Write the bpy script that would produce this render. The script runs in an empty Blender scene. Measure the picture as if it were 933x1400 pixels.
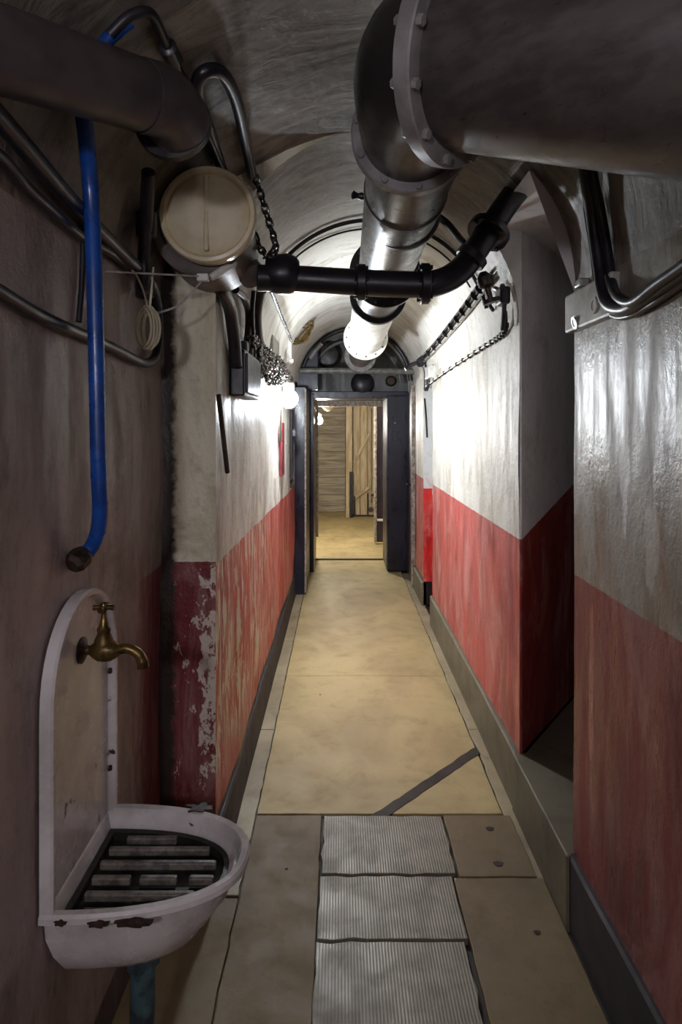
import bpy, bmesh, math, random
from mathutils import Vector, Matrix, noise
random.seed(7)
C = bpy.context.scene.collection
F, CX, CY, H = 880.0, 465.0, 582.0, 1.6
PI = math.pi
V = Vector

# ---------------------------------------------------------------- geometry of the vaulted corridor
VC, VR, SPR = 0.16, 0.59, 2.03            # vault centre line, radius, springing height
XR, XL, XN = 0.75, -0.43, -0.61           # right wall, far left wall, near left wall
PY = 2.2                                  # where the left wall steps in
END = 7.1
def halfw(Y, left): return (VC - XN) if (left and Y < PY) else VR
def spread(a):                            # near the viewer the left haunch of the vault swells out to the set-back wall
    t = min(1, max(0, (a - PI / 2) / math.radians(60))); return VR + (VC - XN - VR) * t * t * (3 - 2 * t)
def inside(X, Y, Z, off):
    left = X < VC
    hw = halfw(Y, left) - off
    if left and Y < PY and Z >= SPR: hw = spread(PI - math.asin(min(1, (Z - SPR) / VR))) - off
    if Z < SPR: return abs(X - VC) < hw and Z > off
    return ((X - VC) / hw) ** 2 + ((Z - SPR) / (VR - off)) ** 2 < 1
def P(px, py, Y):   return V(((px - CX) / F * Y, Y, H - (py - CY) / F * Y))
def W(px, py, off=0.02):                  # a point standing 'off' in front of the corridor shell
    Y = 0.7
    while Y < 7.0:
        p = P(px, py, Y)
        if not inside(p.x, Y, p.z, off): return p
        Y += 0.004
    return P(px, py, 7.0)
def K(px, py, Y, off=0.03):               # at depth Y, or nearer where the vault comes in the way
    p = P(px, py, Y); w = W(px, py, off)
    return w if w.y < Y else p
def G(px, py, z=0.0):
    Y = F * (H - z) / (py - CY); return V(((px - CX) / F * Y, Y, z))

# ---------------------------------------------------------------- materials
class N:
    def __init__(s, name):
        s.m = bpy.data.materials.new(name); s.m.use_nodes = True
        s.t = s.m.node_tree; s.b = s.t.nodes['Principled BSDF']; s._pos = None
    def n(s, typ, **kw):
        nd = s.t.nodes.new(typ)
        for k, v in kw.items():
            setattr(nd, k, v)
        return nd
    def l(s, a, b): s.t.links.new(a, b)
    def pos(s):
        if not s._pos: s._pos = s.n('ShaderNodeNewGeometry').outputs['Position']
        return s._pos
    def sep(s):
        x = s.n('ShaderNodeSeparateXYZ'); s.l(s.pos(), x.inputs[0]); return x.outputs
    def math(s, op, a, b=None, clamp=False):
        nd = s.n('ShaderNodeMath', operation=op, use_clamp=clamp)
        for i, v in enumerate((a, b)):
            if v is None: continue
            if isinstance(v, (int, float)): nd.inputs[i].default_value = v
            else: s.l(v, nd.inputs[i])
        return nd.outputs[0]
    def noise(s, scale=(1, 1, 1), sc=1, detail=5, rough=.6, dist=0, off=(0, 0, 0)):
        mp = s.n('ShaderNodeMapping'); mp.inputs['Scale'].default_value = scale; mp.inputs['Location'].default_value = off
        s.l(s.pos(), mp.inputs[0])
        nz = s.n('ShaderNodeTexNoise'); s.l(mp.outputs[0], nz.inputs['Vector'])
        nz.inputs['Scale'].default_value = sc; nz.inputs['Detail'].default_value = detail
        nz.inputs['Roughness'].default_value = rough; nz.inputs['Distortion'].default_value = dist
        return nz.outputs['Fac']
    def rng(s, v, a, b, c=0, d=1, smooth=True):
        r = s.n('ShaderNodeMapRange'); r.interpolation_type = 'SMOOTHSTEP' if smooth else 'LINEAR'
        s.l(v, r.inputs[0])
        for i, q in enumerate((a, b, c, d)):
            if isinstance(q, (int, float)): r.inputs[i + 1].default_value = q
            else: s.l(q, r.inputs[i + 1])
        return r.outputs[0]
    def mix(s, f, a, b, mode='MIX'):
        m = s.n('ShaderNodeMix', data_type='RGBA', blend_type=mode)
        for i, v in ((0, f), (6, a), (7, b)):
            if isinstance(v, (int, float)): m.inputs[i].default_value = v
            elif isinstance(v, tuple): m.inputs[i].default_value = (*v, 1)
            else: s.l(v, m.inputs[i])
        return m.outputs[2]
    def bump(s, h, st=.3, d=.01):
        b = s.n('ShaderNodeBump'); b.inputs['Strength'].default_value = st; b.inputs['Distance'].default_value = d
        s.l(h, b.inputs['Height']); s.l(b.outputs[0], s.b.inputs['Normal'])
    def col(s, c): s.l(c, s.b.inputs['Base Color'])
    def rough(s, c):
        if isinstance(c, (int, float)): s.b.inputs['Roughness'].default_value = c
        else: s.l(c, s.b.inputs['Roughness'])

def srgb(r, g, b):
    f = lambda c: (c / 255 / 12.92) if c / 255 <= .04045 else ((c / 255 + .055) / 1.055) ** 2.4
    return (f(r), f(g), f(b))

def simple(name, c1, c2=None, rough=.5, metal=0, sc=20, bump=.15, spec=.5, grain=(1, 1, 1), rv=.1):
    k = N(name); c2 = c2 or tuple(x * .7 for x in c1)
    nz = k.noise(grain, sc, 6, .65)
    k.col(k.mix(k.rng(nz, .38, .64), c1, c2))
    k.rough(k.rng(k.noise(grain, sc * 1.7, 4), .3, .7, max(.05, rough - rv), min(1, rough + rv)))
    k.b.inputs['Metallic'].default_value = metal
    k.b.inputs['Specular IOR Level'].default_value = spec
    k.bump(nz, bump, .003)
    return k.m

RED = srgb(190, 92, 84); CREAM = srgb(225, 218, 196); WHITE = srgb(228, 226, 216)
def wall_mat(name, top, topdirt, red, line, plinth=.23, pl=srgb(120, 112, 92), peel=0.0, peelY=None, rough=.45,
             streak=1.0, patches=(), redfade=None, bumpst=.45, palef=.95):
    k = N(name); o = k.sep(); X, Y, Z = o[0], o[1], o[2]
    n1 = k.noise((1, 1, .35), 4.5, 8, .62, .4)
    n2 = k.noise((3.6, 3.6, .8), 2.2, 9, .68, 1.4)                   # vertical streaks
    n3 = k.noise((1, 1, 1), 26, 6, .7)
    f = k.math('MULTIPLY', k.rng(n1, .42, .68), .8)
    a = k.mix(f, top, topdirt)
    a = k.mix(k.math('MULTIPLY', k.rng(n2, .5, .72), .55 * streak), a, tuple(x * .45 for x in topdirt))
    n4 = k.noise((1.3, 1.3, .8), 3.1, 10, .72, .5, (7, 7, 7))    # damp blotches
    a = k.mix(k.math('MULTIPLY', k.rng(n4, .5, .66), .6), a, tuple(x * y for x, y in zip(topdirt, (.72, .68, .58))))
    a = k.mix(k.math('MULTIPLY', k.rng(n4, .42, .3), .7), a, tuple(min(.85, x * 1.15) for x in top))
    # red band
    r = k.mix(k.rng(n1, .4, .65), red, tuple(x * q for x, q in zip(red, (.62, .55, .6))))
    pale = tuple(.55 * x + .45 * y for x, y in zip(red, srgb(225, 190, 180)))
    r = k.mix(k.math('MULTIPLY', k.rng(k.noise((2.2, 2.2, .9), 1.7, 10, .72, 1.2, (3, 1, 7)), .44, .68), palef), r, pale)
    lz = k.math('ADD', k.math('MULTIPLY', Y, line[1]), line[0])
    lz = k.math('ADD', lz, k.math('MULTIPLY', k.math('SUBTRACT', n3, .5), .012))
    isred = k.math('LESS_THAN', Z, lz)
    if redfade:   # ragged edge where the red coat stops along the wall
        e = k.math('ADD', Y, k.math('MULTIPLY', k.math('SUBTRACT', n2, .5), .5))
        isred = k.math('MULTIPLY', isred, k.rng(e, redfade[0], redfade[1]))
    c = k.mix(isred, a, r)
    if peel > 0:
        pn = k.noise((9, 9, 2.0), 1.9, 10, .72, .7, (5, 2, 1))
        m = k.rng(pn, .60 - peel * .16, .615 - peel * .16)
        if peelY: m = k.math('MULTIPLY', m, k.rng(Y, peelY[0], peelY[1], 1, 0))
        m = k.math('MULTIPLY', m, k.rng(Z, .25, .45))
        m = k.math('MULTIPLY', m, isred)
        c = k.mix(m, c, tuple(x * .9 for x in CREAM))
        # chips through the pale coat to the grey
        cn = k.noise((14, 14, 1.5), 2.0, 8, .7, .4, (1, 9, 4))
        m2 = k.math('MULTIPLY', k.rng(cn, .60, .63), k.math('SUBTRACT', 1, isred))
        c = k.mix(k.math('MULTIPLY', m2, .75), c, srgb(92, 86, 78))
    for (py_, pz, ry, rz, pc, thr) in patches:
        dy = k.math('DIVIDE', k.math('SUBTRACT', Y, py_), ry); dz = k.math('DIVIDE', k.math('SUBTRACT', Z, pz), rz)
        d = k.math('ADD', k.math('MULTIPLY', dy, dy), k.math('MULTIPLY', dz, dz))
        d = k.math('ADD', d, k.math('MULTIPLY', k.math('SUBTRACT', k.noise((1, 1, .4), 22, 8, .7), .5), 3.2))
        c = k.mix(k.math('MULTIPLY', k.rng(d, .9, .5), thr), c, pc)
    if plinth:
        c = k.mix(k.math('LESS_THAN', Z, plinth), c, k.mix(k.rng(n1, .4, .65), pl, tuple(x * .45 for x in pl)))
    c = k.mix(k.math('MULTIPLY', k.rng(n3, .52, .75), .35), c, tuple(x * .35 for x in topdirt))
    k.col(c)
    k.rough(k.rng(k.noise((6, 6, .8), 2.4, 6), .35, .65, rough - .13, rough + .2))
    hb = k.math('ADD', k.math('MULTIPLY', n1, .9), k.math('MULTIPLY', n3, .4))
    hb = k.math('ADD', hb, k.math('MULTIPLY', n2, .2))
    hb = k.math('ADD', hb, k.math('MULTIPLY', k.noise((1, 1, 1), 90, 3), .12))
    k.bump(hb, bumpst, .02)
    return k.m

M = {}
M['wall_left'] = wall_mat('white_over_red_peeling_paint', WHITE, srgb(150, 142, 128), srgb(192, 84, 74), (1.17, -.024), peel=.5,
                          peelY=(3.2, 4.6), pl=srgb(62, 56, 50), streak=1.2)
M['wall_right'] = wall_mat('white_over_red_paint', WHITE, srgb(188, 182, 168), srgb(196, 92, 84), (1.125, 0), streak=.7)
M['wall_right_near'] = wall_mat('dimmed_white_over_red_gloss_paint', srgb(150, 143, 130), srgb(106, 96, 76), srgb(128, 56, 54), (1.125, 0),  # darker copy of the right wall's paint; foreground dimness is in the colour
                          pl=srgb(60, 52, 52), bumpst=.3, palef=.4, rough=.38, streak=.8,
                          patches=((1.70, 1.62, .035, .35, srgb(235, 235, 230), .75), (1.47, 1.60, .06, .05, srgb(240, 240, 236), .9),  # whitish plaster marks that also paint in the globe lamp's reflection
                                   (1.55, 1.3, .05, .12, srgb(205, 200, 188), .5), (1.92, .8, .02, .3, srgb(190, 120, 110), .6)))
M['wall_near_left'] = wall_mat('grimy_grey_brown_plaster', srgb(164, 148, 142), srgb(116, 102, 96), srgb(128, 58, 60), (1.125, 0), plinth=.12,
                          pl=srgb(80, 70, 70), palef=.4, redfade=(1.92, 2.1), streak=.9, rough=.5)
M['pillar'] = wall_mat('cream_over_red_peeling_paint', srgb(238, 232, 204), srgb(206, 196, 160), srgb(124, 42, 46), (1.135, 0), plinth=.22,
                          pl=srgb(50, 40, 44), peel=.0, streak=.5)
def add_pillar_wear(m):
    t = m.node_tree; b = t.nodes['Principled BSDF']; k = N.__new__(N); k.m = m; k.t = t; k.b = b; k._pos = None
    src = b.inputs['Base Color'].links[0].from_socket
    o = k.sep()
    nz = k.noise((9, 9, 5.5), 3.2, 10, .72, .4, (2, 2, 2))
    band = k.math('MULTIPLY', k.rng(o[0], -.50, -.455), k.math('MULTIPLY', k.rng(o[2], .33, .5), k.math('LESS_THAN', o[2], 1.13)))
    m_ = k.math('GREATER_THAN', k.math('ADD', nz, k.math('MULTIPLY', band, .12)), .61)
    m_ = k.math('MULTIPLY', m_, k.math('MULTIPLY', k.math('LESS_THAN', o[2], 1.13), k.rng(o[2], .3, .4)))
    c = k.mix(m_, src, srgb(226, 214, 196))
    e = k.math('ADD', o[0], k.math('MULTIPLY', k.math('SUBTRACT', k.noise((1, 1, 1), 22, 8, .7), .5), .06))
    c = k.mix(k.rng(e, -.552, -.578), c, srgb(52, 42, 34))      # worn dark left arris
    k.col(c)
add_pillar_wear(M['pillar'])
M['passage'] = wall_mat('plain_grey_over_dark_red_paint', srgb(222, 218, 216), srgb(206, 202, 200), srgb(148, 54, 44), (.29, .31), streak=.1,
                        plinth=.0, rough=.6, bumpst=.12)
def passage_line(m): pass
M['recess'] = wall_mat('fresh_white_over_bright_red_paint', srgb(220, 222, 220), srgb(196, 198, 196), srgb(205, 36, 34), (1.04, 0), plinth=.21,
                       pl=srgb(24, 22, 22), streak=.2, rough=.5, bumpst=.2)
def vault_mat():
    k = N('vault_plaster_dimmed_near'); o = k.sep()
    n1 = k.noise((.9, 2.6, .9), 3.6, 8, .62, .9)
    n3 = k.noise((1, 1, 1), 22, 7, .7)
    near = k.rng(k.math('ADD', o[1], k.math('MULTIPLY', k.math('SUBTRACT', n1, .5), 1.2)), 2.5, 3.6)  # near stretch darker in colour, standing in for the dim light overhead
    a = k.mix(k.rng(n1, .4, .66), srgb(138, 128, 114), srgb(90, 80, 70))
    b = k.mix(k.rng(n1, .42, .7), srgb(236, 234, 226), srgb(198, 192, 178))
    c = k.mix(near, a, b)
    c = k.mix(k.math('MULTIPLY', k.rng(n3, .55, .75), .4), c, srgb(70, 60, 50))
    k.col(c); k.rough(k.rng(n3, .3, .7, .32, .6))
    h = k.math('ADD', k.math('MULTIPLY', n1, 1.0), k.math('MULTIPLY', n3, .4)); k.bump(h, .4, .025)
    return k.m
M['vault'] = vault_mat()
M['tymp'] = wall_mat('dark_grey_grimy_plaster', srgb(98, 98, 98), srgb(62, 62, 64), srgb(60, 60, 60), (-5, 0), plinth=0, rough=.5)
M['navy'] = simple('navy_black_gloss_paint', srgb(34, 34, 52), srgb(22, 20, 30), .35, sc=9, grain=(1, 1, .4))
M['purple_door'] = simple('dark_plum_paint', srgb(64, 50, 58), srgb(40, 32, 38), .4, sc=9, grain=(1, 1, .4))
def floor_mat(name, c1, c2, c3, rough=.5):
    k = N(name)
    n1 = k.noise((1, .8, 1), 1.7, 8, .6, .6); n2 = k.noise((1, 1, 1), 7, 8, .65, .3, (4, 4, 0)); n3 = k.noise((1, 1, 1), 60, 5, .7)
    c = k.mix(k.rng(n1, .3, .72), c1, c2)
    c = k.mix(k.math('MULTIPLY', k.rng(n2, .5, .76), .4), c, c3)
    c = k.mix(k.math('MULTIPLY', k.rng(n3, .6, .72), .5), c, tuple(x * .3 for x in c3))
    k.col(c); k.rough(k.rng(n2, .35, .65, rough - .07, rough + .07))
    k.bump(k.math('ADD', k.math('MULTIPLY', n2, .8), k.math('MULTIPLY', n3, .4)), .16, .01)
    return k.m
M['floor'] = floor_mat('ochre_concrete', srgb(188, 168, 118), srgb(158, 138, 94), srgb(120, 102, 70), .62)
M['floor_near'] = floor_mat('dimmed_ochre_concrete', srgb(122, 104, 72), srgb(104, 88, 60), srgb(80, 66, 46), .66)  # ochre floor concrete, with the foreground's weaker light put into the colour
M['floor_dark'] = floor_mat('dirt_in_joints', srgb(48, 40, 30), srgb(34, 28, 22), srgb(20, 16, 12), .7)
M['gutter'] = floor_mat('grey_gutter_cement', srgb(172, 156, 124), srgb(132, 118, 92), srgb(70, 60, 48), .55)
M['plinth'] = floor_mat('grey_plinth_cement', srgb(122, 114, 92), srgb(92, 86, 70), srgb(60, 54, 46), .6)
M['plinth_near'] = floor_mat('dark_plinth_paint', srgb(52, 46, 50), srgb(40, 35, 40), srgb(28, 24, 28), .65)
M['patch'] = floor_mat('dark_mortar_fill', srgb(56, 44, 32), srgb(42, 33, 25), srgb(28, 22, 18), .75)
def ribbed():
    k = N('ribbed_grey_steel_plate'); o = k.sep()
    w = k.math('SINE', k.math('MULTIPLY', o[0], 2 * PI / .0095))
    n1 = k.noise((1, 1, 1), 9, 8, .65, .4)
    c = k.mix(k.rng(n1, .3, .8), srgb(134, 128, 112), srgb(108, 102, 88))
    k.col(c); k.rough(k.rng(n1, .3, .7, .38, .6)); k.b.inputs['Metallic'].default_value = .1
    k.bump(k.math('ADD', w, k.math('MULTIPLY', n1, 2.5)), .22, .0012)
    return k.m
M['ribbed'] = ribbed()
M['duct'] = simple('dark_grey_duct_paint', srgb(92, 86, 84), srgb(68, 63, 61), .42, sc=7, bump=.12, grain=(1, 1, 1))
M['duct_dark'] = simple('black_brown_duct_paint', srgb(42, 38, 38), srgb(30, 28, 30), .4, sc=8)
M['duct_brown'] = simple('brown_grey_duct_paint', srgb(74, 68, 64), srgb(54, 49, 48), .36, sc=9, grain=(1, 1, 3), bump=.15)
M['duct_white'] = simple('white_duct_paint', srgb(228, 226, 218), srgb(196, 192, 180), .4, sc=6)
M['flange'] = simple('grey_flange_paint', srgb(142, 138, 136), srgb(116, 112, 110), .4, sc=10)
M['bolt'] = simple('dull_bolt_steel', srgb(116, 106, 98), srgb(70, 62, 56), .4, .6, sc=60)
M['black'] = simple('black_rubber_cable', srgb(38, 36, 42), srgb(26, 24, 28), .36, sc=18, spec=.5, bump=.04, rv=.04)
M['black_iron'] = simple('black_bitumen_iron', srgb(36, 32, 38), srgb(24, 22, 26), .36, sc=12, bump=.12, rv=.06)
M['rust'] = simple('rusty_black_iron', srgb(66, 50, 38), srgb(32, 26, 22), .5, .3, sc=40, bump=.4)
M['chain'] = simple('oily_steel_chain', srgb(120, 116, 110), srgb(60, 56, 54), .25, .85, sc=50)
M['blue'] = simple('blue_gloss_pipe_paint', srgb(24, 74, 152), srgb(18, 56, 120), .3, sc=12, bump=.1)
M['teal'] = simple('worn_teal_pipe_paint', srgb(70, 96, 100), srgb(42, 52, 56), .5, sc=18)
def enamel_mat():
    k = N('chipped_white_enamel')
    n = k.noise((1, 1, 1), 14, 8, .6, .2); n2 = k.noise((1, 1, 1), 5, 5, .6)
    c = k.mix(k.rng(n2, .35, .7), srgb(214, 208, 206), srgb(178, 170, 166))
    c = k.mix(k.rng(n, .66, .70), c, srgb(58, 36, 28))
    k.col(c); k.rough(k.rng(n, .3, .7, .14, .35)); k.bump(n2, .08, .005); return k.m
M['enamel'] = enamel_mat()
M['grate'] = simple('dark_cast_iron_grate', srgb(50, 46, 42), srgb(30, 28, 26), .45, .3, sc=40)
M['grate_bar'] = simple('worn_grey_grate_bar', srgb(128, 120, 110), srgb(84, 78, 72), .4, .1, sc=40)
M['chip'] = simple('rust_chip', srgb(62, 36, 24), srgb(30, 20, 16), .7, sc=60, bump=.5)
M['brass'] = simple('tarnished_brass', srgb(122, 98, 52), srgb(72, 58, 34), .35, .7, sc=30, bump=.2)
def lens_mat():
    k = N('cream_ribbed_glass_lens'); tc = k.n('ShaderNodeTexCoord'); s = k.n('ShaderNodeSeparateXYZ'); k.l(tc.outputs['Object'], s.inputs[0])
    w = k.math('SINE', k.math('MULTIPLY', s.outputs[0], 2 * PI / .0042)); w2 = k.math('SINE', k.math('MULTIPLY', s.outputs[2], 2 * PI / .0042))
    k.col(k.mix(k.rng(k.noise((1, 1, 1), 8, 5), .35, .7), srgb(226, 214, 182), srgb(204, 190, 156)))
    k.rough(.35); k.b.inputs['Subsurface Weight'].default_value = .15; k.b.inputs['Subsurface Radius'].default_value = (.02, .015, .01)
    k.bump(k.math('ADD', w, w2), .35, .0006); return k.m
M['lens'] = lens_mat()
M['lamp_rim'] = simple('cream_plastic_rim', srgb(222, 208, 172), srgb(200, 186, 150), .35, sc=8, bump=.05)
M['drum'] = simple('grey_brown_drum_paint', srgb(118, 108, 100), srgb(92, 84, 78), .45, sc=7)
M['pipe_brown'] = simple('dim_brown_pipe_paint', srgb(74, 66, 66), srgb(52, 46, 48), .4, sc=5)
M['string'] = simple('pale_string', srgb(190, 180, 176), srgb(150, 140, 136), .6, sc=40)
M['white_plastic'] = simple('white_plastic', srgb(226, 224, 218), srgb(200, 196, 190), .35, sc=12, bump=.05)
M['grey_box'] = simple('pale_grey_box_paint', srgb(172, 170, 160), srgb(140, 136, 126), .4, sc=14)
M['silver'] = simple('galvanised_conduit', srgb(170, 172, 178), srgb(120, 120, 124), .25, .8, sc=30)
M['grey_pipe'] = simple('grey_pipe_paint', srgb(118, 118, 112), srgb(84, 84, 80), .4, sc=14)
M['bright_red'] = simple('red_strip_paint', srgb(112, 34, 44), srgb(80, 24, 30), .4, sc=20)
M['board'] = simple('pale_wood_boards', srgb(196, 178, 142), srgb(160, 140, 106), .6, sc=6, grain=(3, 3, .3))
M['header'] = simple('chipped_cream_lintel', srgb(200, 190, 172), srgb(150, 138, 120), .5, sc=26, bump=.5)
M['door_edge'] = simple('worn_cream_door_edge', srgb(176, 164, 152), srgb(110, 100, 92), .5, sc=24)
def shutter():
    k = N('board_marked_concrete'); o = k.sep()
    fr = k.math('FRACT', k.math('MULTIPLY', o[2], 1 / .16)); g = k.rng(fr, .0, .09, 1, 0)
    n = k.noise((.8, .8, 7), 2.6, 7, .65, .4)
    c = k.mix(k.rng(n, .36, .66), srgb(176, 166, 146), srgb(132, 124, 108)); c = k.mix(k.math('MULTIPLY', g, .5), c, srgb(92, 80, 62))
    k.col(c); k.rough(.7); k.bump(k.math('SUBTRACT', n, g), .5, .02); return k.m
M['shutter'] = shutter()
def emis(name, col, st):
    k = N(name); k.b.inputs['Emission Color'].default_value = (*col, 1); k.b.inputs['Emission Strength'].default_value = st
    k.b.inputs['Base Color'].default_value = (.9, .9, .9, 1); return k.m
def clear_glass():
    k = N('clear_yellowed_plastic'); k.b.inputs['Base Color'].default_value = (*srgb(214, 204, 176), 1)
    k.rough(.12); k.b.inputs['Transmission Weight'].default_value = .35; return k.m
M['clear'] = clear_glass()

# ---------------------------------------------------------------- object helpers
def obj(name, bm, mat, parent=None, smooth=True, bevel=0, label=None):
    me = bpy.data.meshes.new(name)
    bmesh.ops.recalc_face_normals(bm, faces=bm.faces) if bm.faces else None
    bm.to_mesh(me); bm.free()
    me.materials.append(mat)
    if smooth:
        for p in me.polygons: p.use_smooth = True
    o = bpy.data.objects.new(name, me); C.objects.link(o)
    if smooth: 
        try: me.set_sharp_from_angle(angle=math.radians(38))
        except Exception: pass
    if bevel:
        m = o.modifiers.new('bevel', 'BEVEL'); m.width = bevel; m.segments = 2; m.limit_method = 'ANGLE'; m.angle_limit = math.radians(50)
    if parent: put(o, parent)
    if label: o['label'] = label
    return o
def put(o, parent):
    o.parent = parent; o.matrix_parent_inverse = Matrix.Translation(-V(parent.location))
def thing(name, label, cat, loc, group=None):
    o = bpy.data.objects.new(name, None); o.empty_display_size = .05; C.objects.link(o)
    o.location = loc; o['label'] = label; o['category'] = cat
    if group: o['group'] = group
    return o
def tag(o, label, cat, group=None):
    o['label'] = label; o['category'] = cat
    if group: o['group'] = group
    return o
def struct(o): o['kind'] = 'structure'; return o

def box(bm, x0, x1, y0, y1, z0, z1, mtx=None):
    vs = [V((x, y, z)) for x in (x0, x1) for y in (y0, y1) for z in (z0, z1)]
    if mtx: vs = [mtx @ v for v in vs]
    b = [bm.verts.new(v) for v in vs]
    for f in ((0, 1, 3, 2), (4, 6, 7, 5), (0, 4, 5, 1), (2, 3, 7, 6), (0, 2, 6, 4), (1, 5, 7, 3)):
        bm.faces.new([b[i] for i in f])
    return bm
def nb(*a, **k): bm = bmesh.new(); box(bm, *a, **k); return bm
def smoothpath(pts, n=6):
    pts = [V(p) for p in pts]
    if len(pts) < 3 or n <= 1: return pts
    out = []; q = [2 * pts[0] - pts[1]] + pts + [2 * pts[-1] - pts[-2]]
    for i in range(1, len(q) - 2):
        a, b, c, d = q[i - 1:i + 3]
        for k in range(n):
            t = k / n
            out.append(.5 * ((2 * b) + (c - a) * t + (2 * a - 5 * b + 4 * c - d) * t * t + (3 * b - a - 3 * c + d) * t ** 3))
    out.append(pts[-1]); return out
def sweep(bm, path, radii, seg=14, cap=True, closed=False):
    n = len(path); rings = []
    if isinstance(radii, (int, float)): radii = [radii] * n
    t0 = (path[1] - path[0]).normalized()
    up = V((0, 0, 1)) if abs(t0.z) < .9 else V((1, 0, 0))
    nrm = t0.cross(up).normalized()
    for i, p in enumerate(path):
        if closed: t = (path[(i + 1) % n] - path[i - 1]).normalized()
        else: t = (path[min(i + 1, n - 1)] - path[max(i - 1, 0)])
        t = t.normalized() if t.length > 1e-9 else t0
        nrm = (nrm - t * nrm.dot(t)).normalized(); bn = t.cross(nrm)
        rings.append([bm.verts.new(p + (nrm * math.cos(2 * PI * k / seg) + bn * math.sin(2 * PI * k / seg)) * radii[i]) for k in range(seg)])
    m = n if closed else n - 1
    for i in range(m):
        a, b = rings[i], rings[(i + 1) % n]
        for k in range(seg): bm.faces.new((a[k], a[(k + 1) % seg], b[(k + 1) % seg], b[k]))
    if cap and not closed: bm.faces.new(rings[0][::-1]); bm.faces.new(rings[-1])
    return bm
def tube(bm, pts, r, seg=12, n=6): 
    return sweep(bm, smoothpath(pts, n), r, seg)
def ntube(pts, r, seg=12, n=6): bm = bmesh.new(); return tube(bm, pts, r, seg, n)
def lathe(bm, prof, origin, axis, seg=32):
    """prof: (distance along axis, radius); closes with caps where radius ends above 0"""
    axis = V(axis).normalized(); origin = V(origin)
    u = axis.cross(V((0, 0, 1)) if abs(axis.z) < .9 else V((1, 0, 0))).normalized(); w = axis.cross(u)
    rings = []
    for d, r in prof:
        if r < 1e-6: rings.append([bm.verts.new(origin + axis * d)])
        else: rings.append([bm.verts.new(origin + axis * d + (u * math.cos(2 * PI * k / seg) + w * math.sin(2 * PI * k / seg)) * r) for k in range(seg)])
    for a, b in zip(rings, rings[1:]):
        if len(a) == 1 and len(b) == 1: continue
        for k in range(seg):
            k2 = (k + 1) % seg
            if len(a) == 1: bm.faces.new((a[0], b[k], b[k2]))
            elif len(b) == 1: bm.faces.new((a[k], b[0], a[k2]))
            else: bm.faces.new((a[k], b[k], b[k2], a[k2]))
    if len(rings[0]) > 1: bm.faces.new(rings[0][::-1])
    if len(rings[-1]) > 1: bm.faces.new(rings[-1])
    return bm
def nlathe(*a, **k): bm = bmesh.new(); return lathe(bm, *a, **k)
def cyl(origin, axis, r, h, seg=28, ch=.0): 
    prof = [(0, r - ch), (ch, r), (h - ch, r), (h, r - ch)] if ch else [(0, r), (h, r)]
    return nlathe(prof, origin, axis, seg)
def prism(bm, poly, z0, z1):
    lo = [bm.verts.new((x, y, z0)) for x, y in poly]; hi = [bm.verts.new((x, y, z1)) for x, y in poly]
    n = len(poly)
    for i in range(n): bm.faces.new((lo[i], lo[(i + 1) % n], hi[(i + 1) % n], hi[i]))
    bm.faces.new(lo[::-1]); bm.faces.new(hi); return bm
def flange_bm(c, axis, ro, ri, th, seg=48):
    """annular disc"""
    return nlathe([(-th / 2, ri), (-th / 2, ro - .003), (-th / 2 + .003, ro), (th / 2 - .003, ro), (th / 2, ro - .003), (th / 2, ri)], c, axis, seg)
def bolts(parent, c, axis, rad, n, th, size=.008, both=True, phase=0, mat=None):
    axis = V(axis).normalized(); c = V(c)
    u = axis.cross(V((0, 0, 1)) if abs(axis.z) < .9 else V((1, 0, 0))).normalized(); w = axis.cross(u)
    first = None
    for k in range(n):
        a = 2 * PI * k / n + phase
        p = c + (u * math.cos(a) + w * math.sin(a)) * rad
        if first is None:
            bm = bmesh.new(); lathe(bm, [(-th / 2 - size, size * .9), (-th / 2 - size * .9, size), (th / 2 + size * .9, size), (th / 2 + size, size * .9)], (0, 0, 0), axis, 6)
            o = obj('bolt', bm, mat or M['bolt'], None, False); first = o
        else: o = first.copy(); C.objects.link(o)
        o.location = p; put(o, parent)
def chain_bm(pts, L=.03, r=.0035, wdt=.011, n=8, jitter=0):
    path = smoothpath(pts, n); bm = bmesh.new()
    d = [0]
    for a, b in zip(path, path[1:]): d.append(d[-1] + (b - a).length)
    pitch = L * .72; k = 0; s = 0; i = 0
    while s < d[-1]:
        while i < len(d) - 2 and d[i + 1] < s: i += 1
        t = (s - d[i]) / max(1e-6, d[i + 1] - d[i]); p = path[i].lerp(path[i + 1], t)
        ax = (path[i + 1] - path[i]).normalized()
        up = V((0, 0, 1)) if abs(ax.z) < .85 else V((0, 1, 0))
        u = ax.cross(up).normalized(); w = ax.cross(u)
        a = (PI / 2 if k % 2 else 0) + .5 + random.uniform(-.3, .3); sd = u * math.cos(a) + w * math.sin(a)
        if jitter: p = p + V([random.uniform(-jitter, jitter) for _ in range(3)])
        loop = []
        for q in range(12):
            th = 2 * PI * q / 12
            x = math.cos(th) * wdt + (L / 2 - wdt) * (1 if math.cos(th) > 0 else -1) * (1 if abs(math.cos(th)) > .01 else 0)
            loop.append(p + ax * x + sd * math.sin(th) * wdt)
        sweep(bm, loop, r, 6, closed=True)
        s += pitch; k += 1
    return bm

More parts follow.
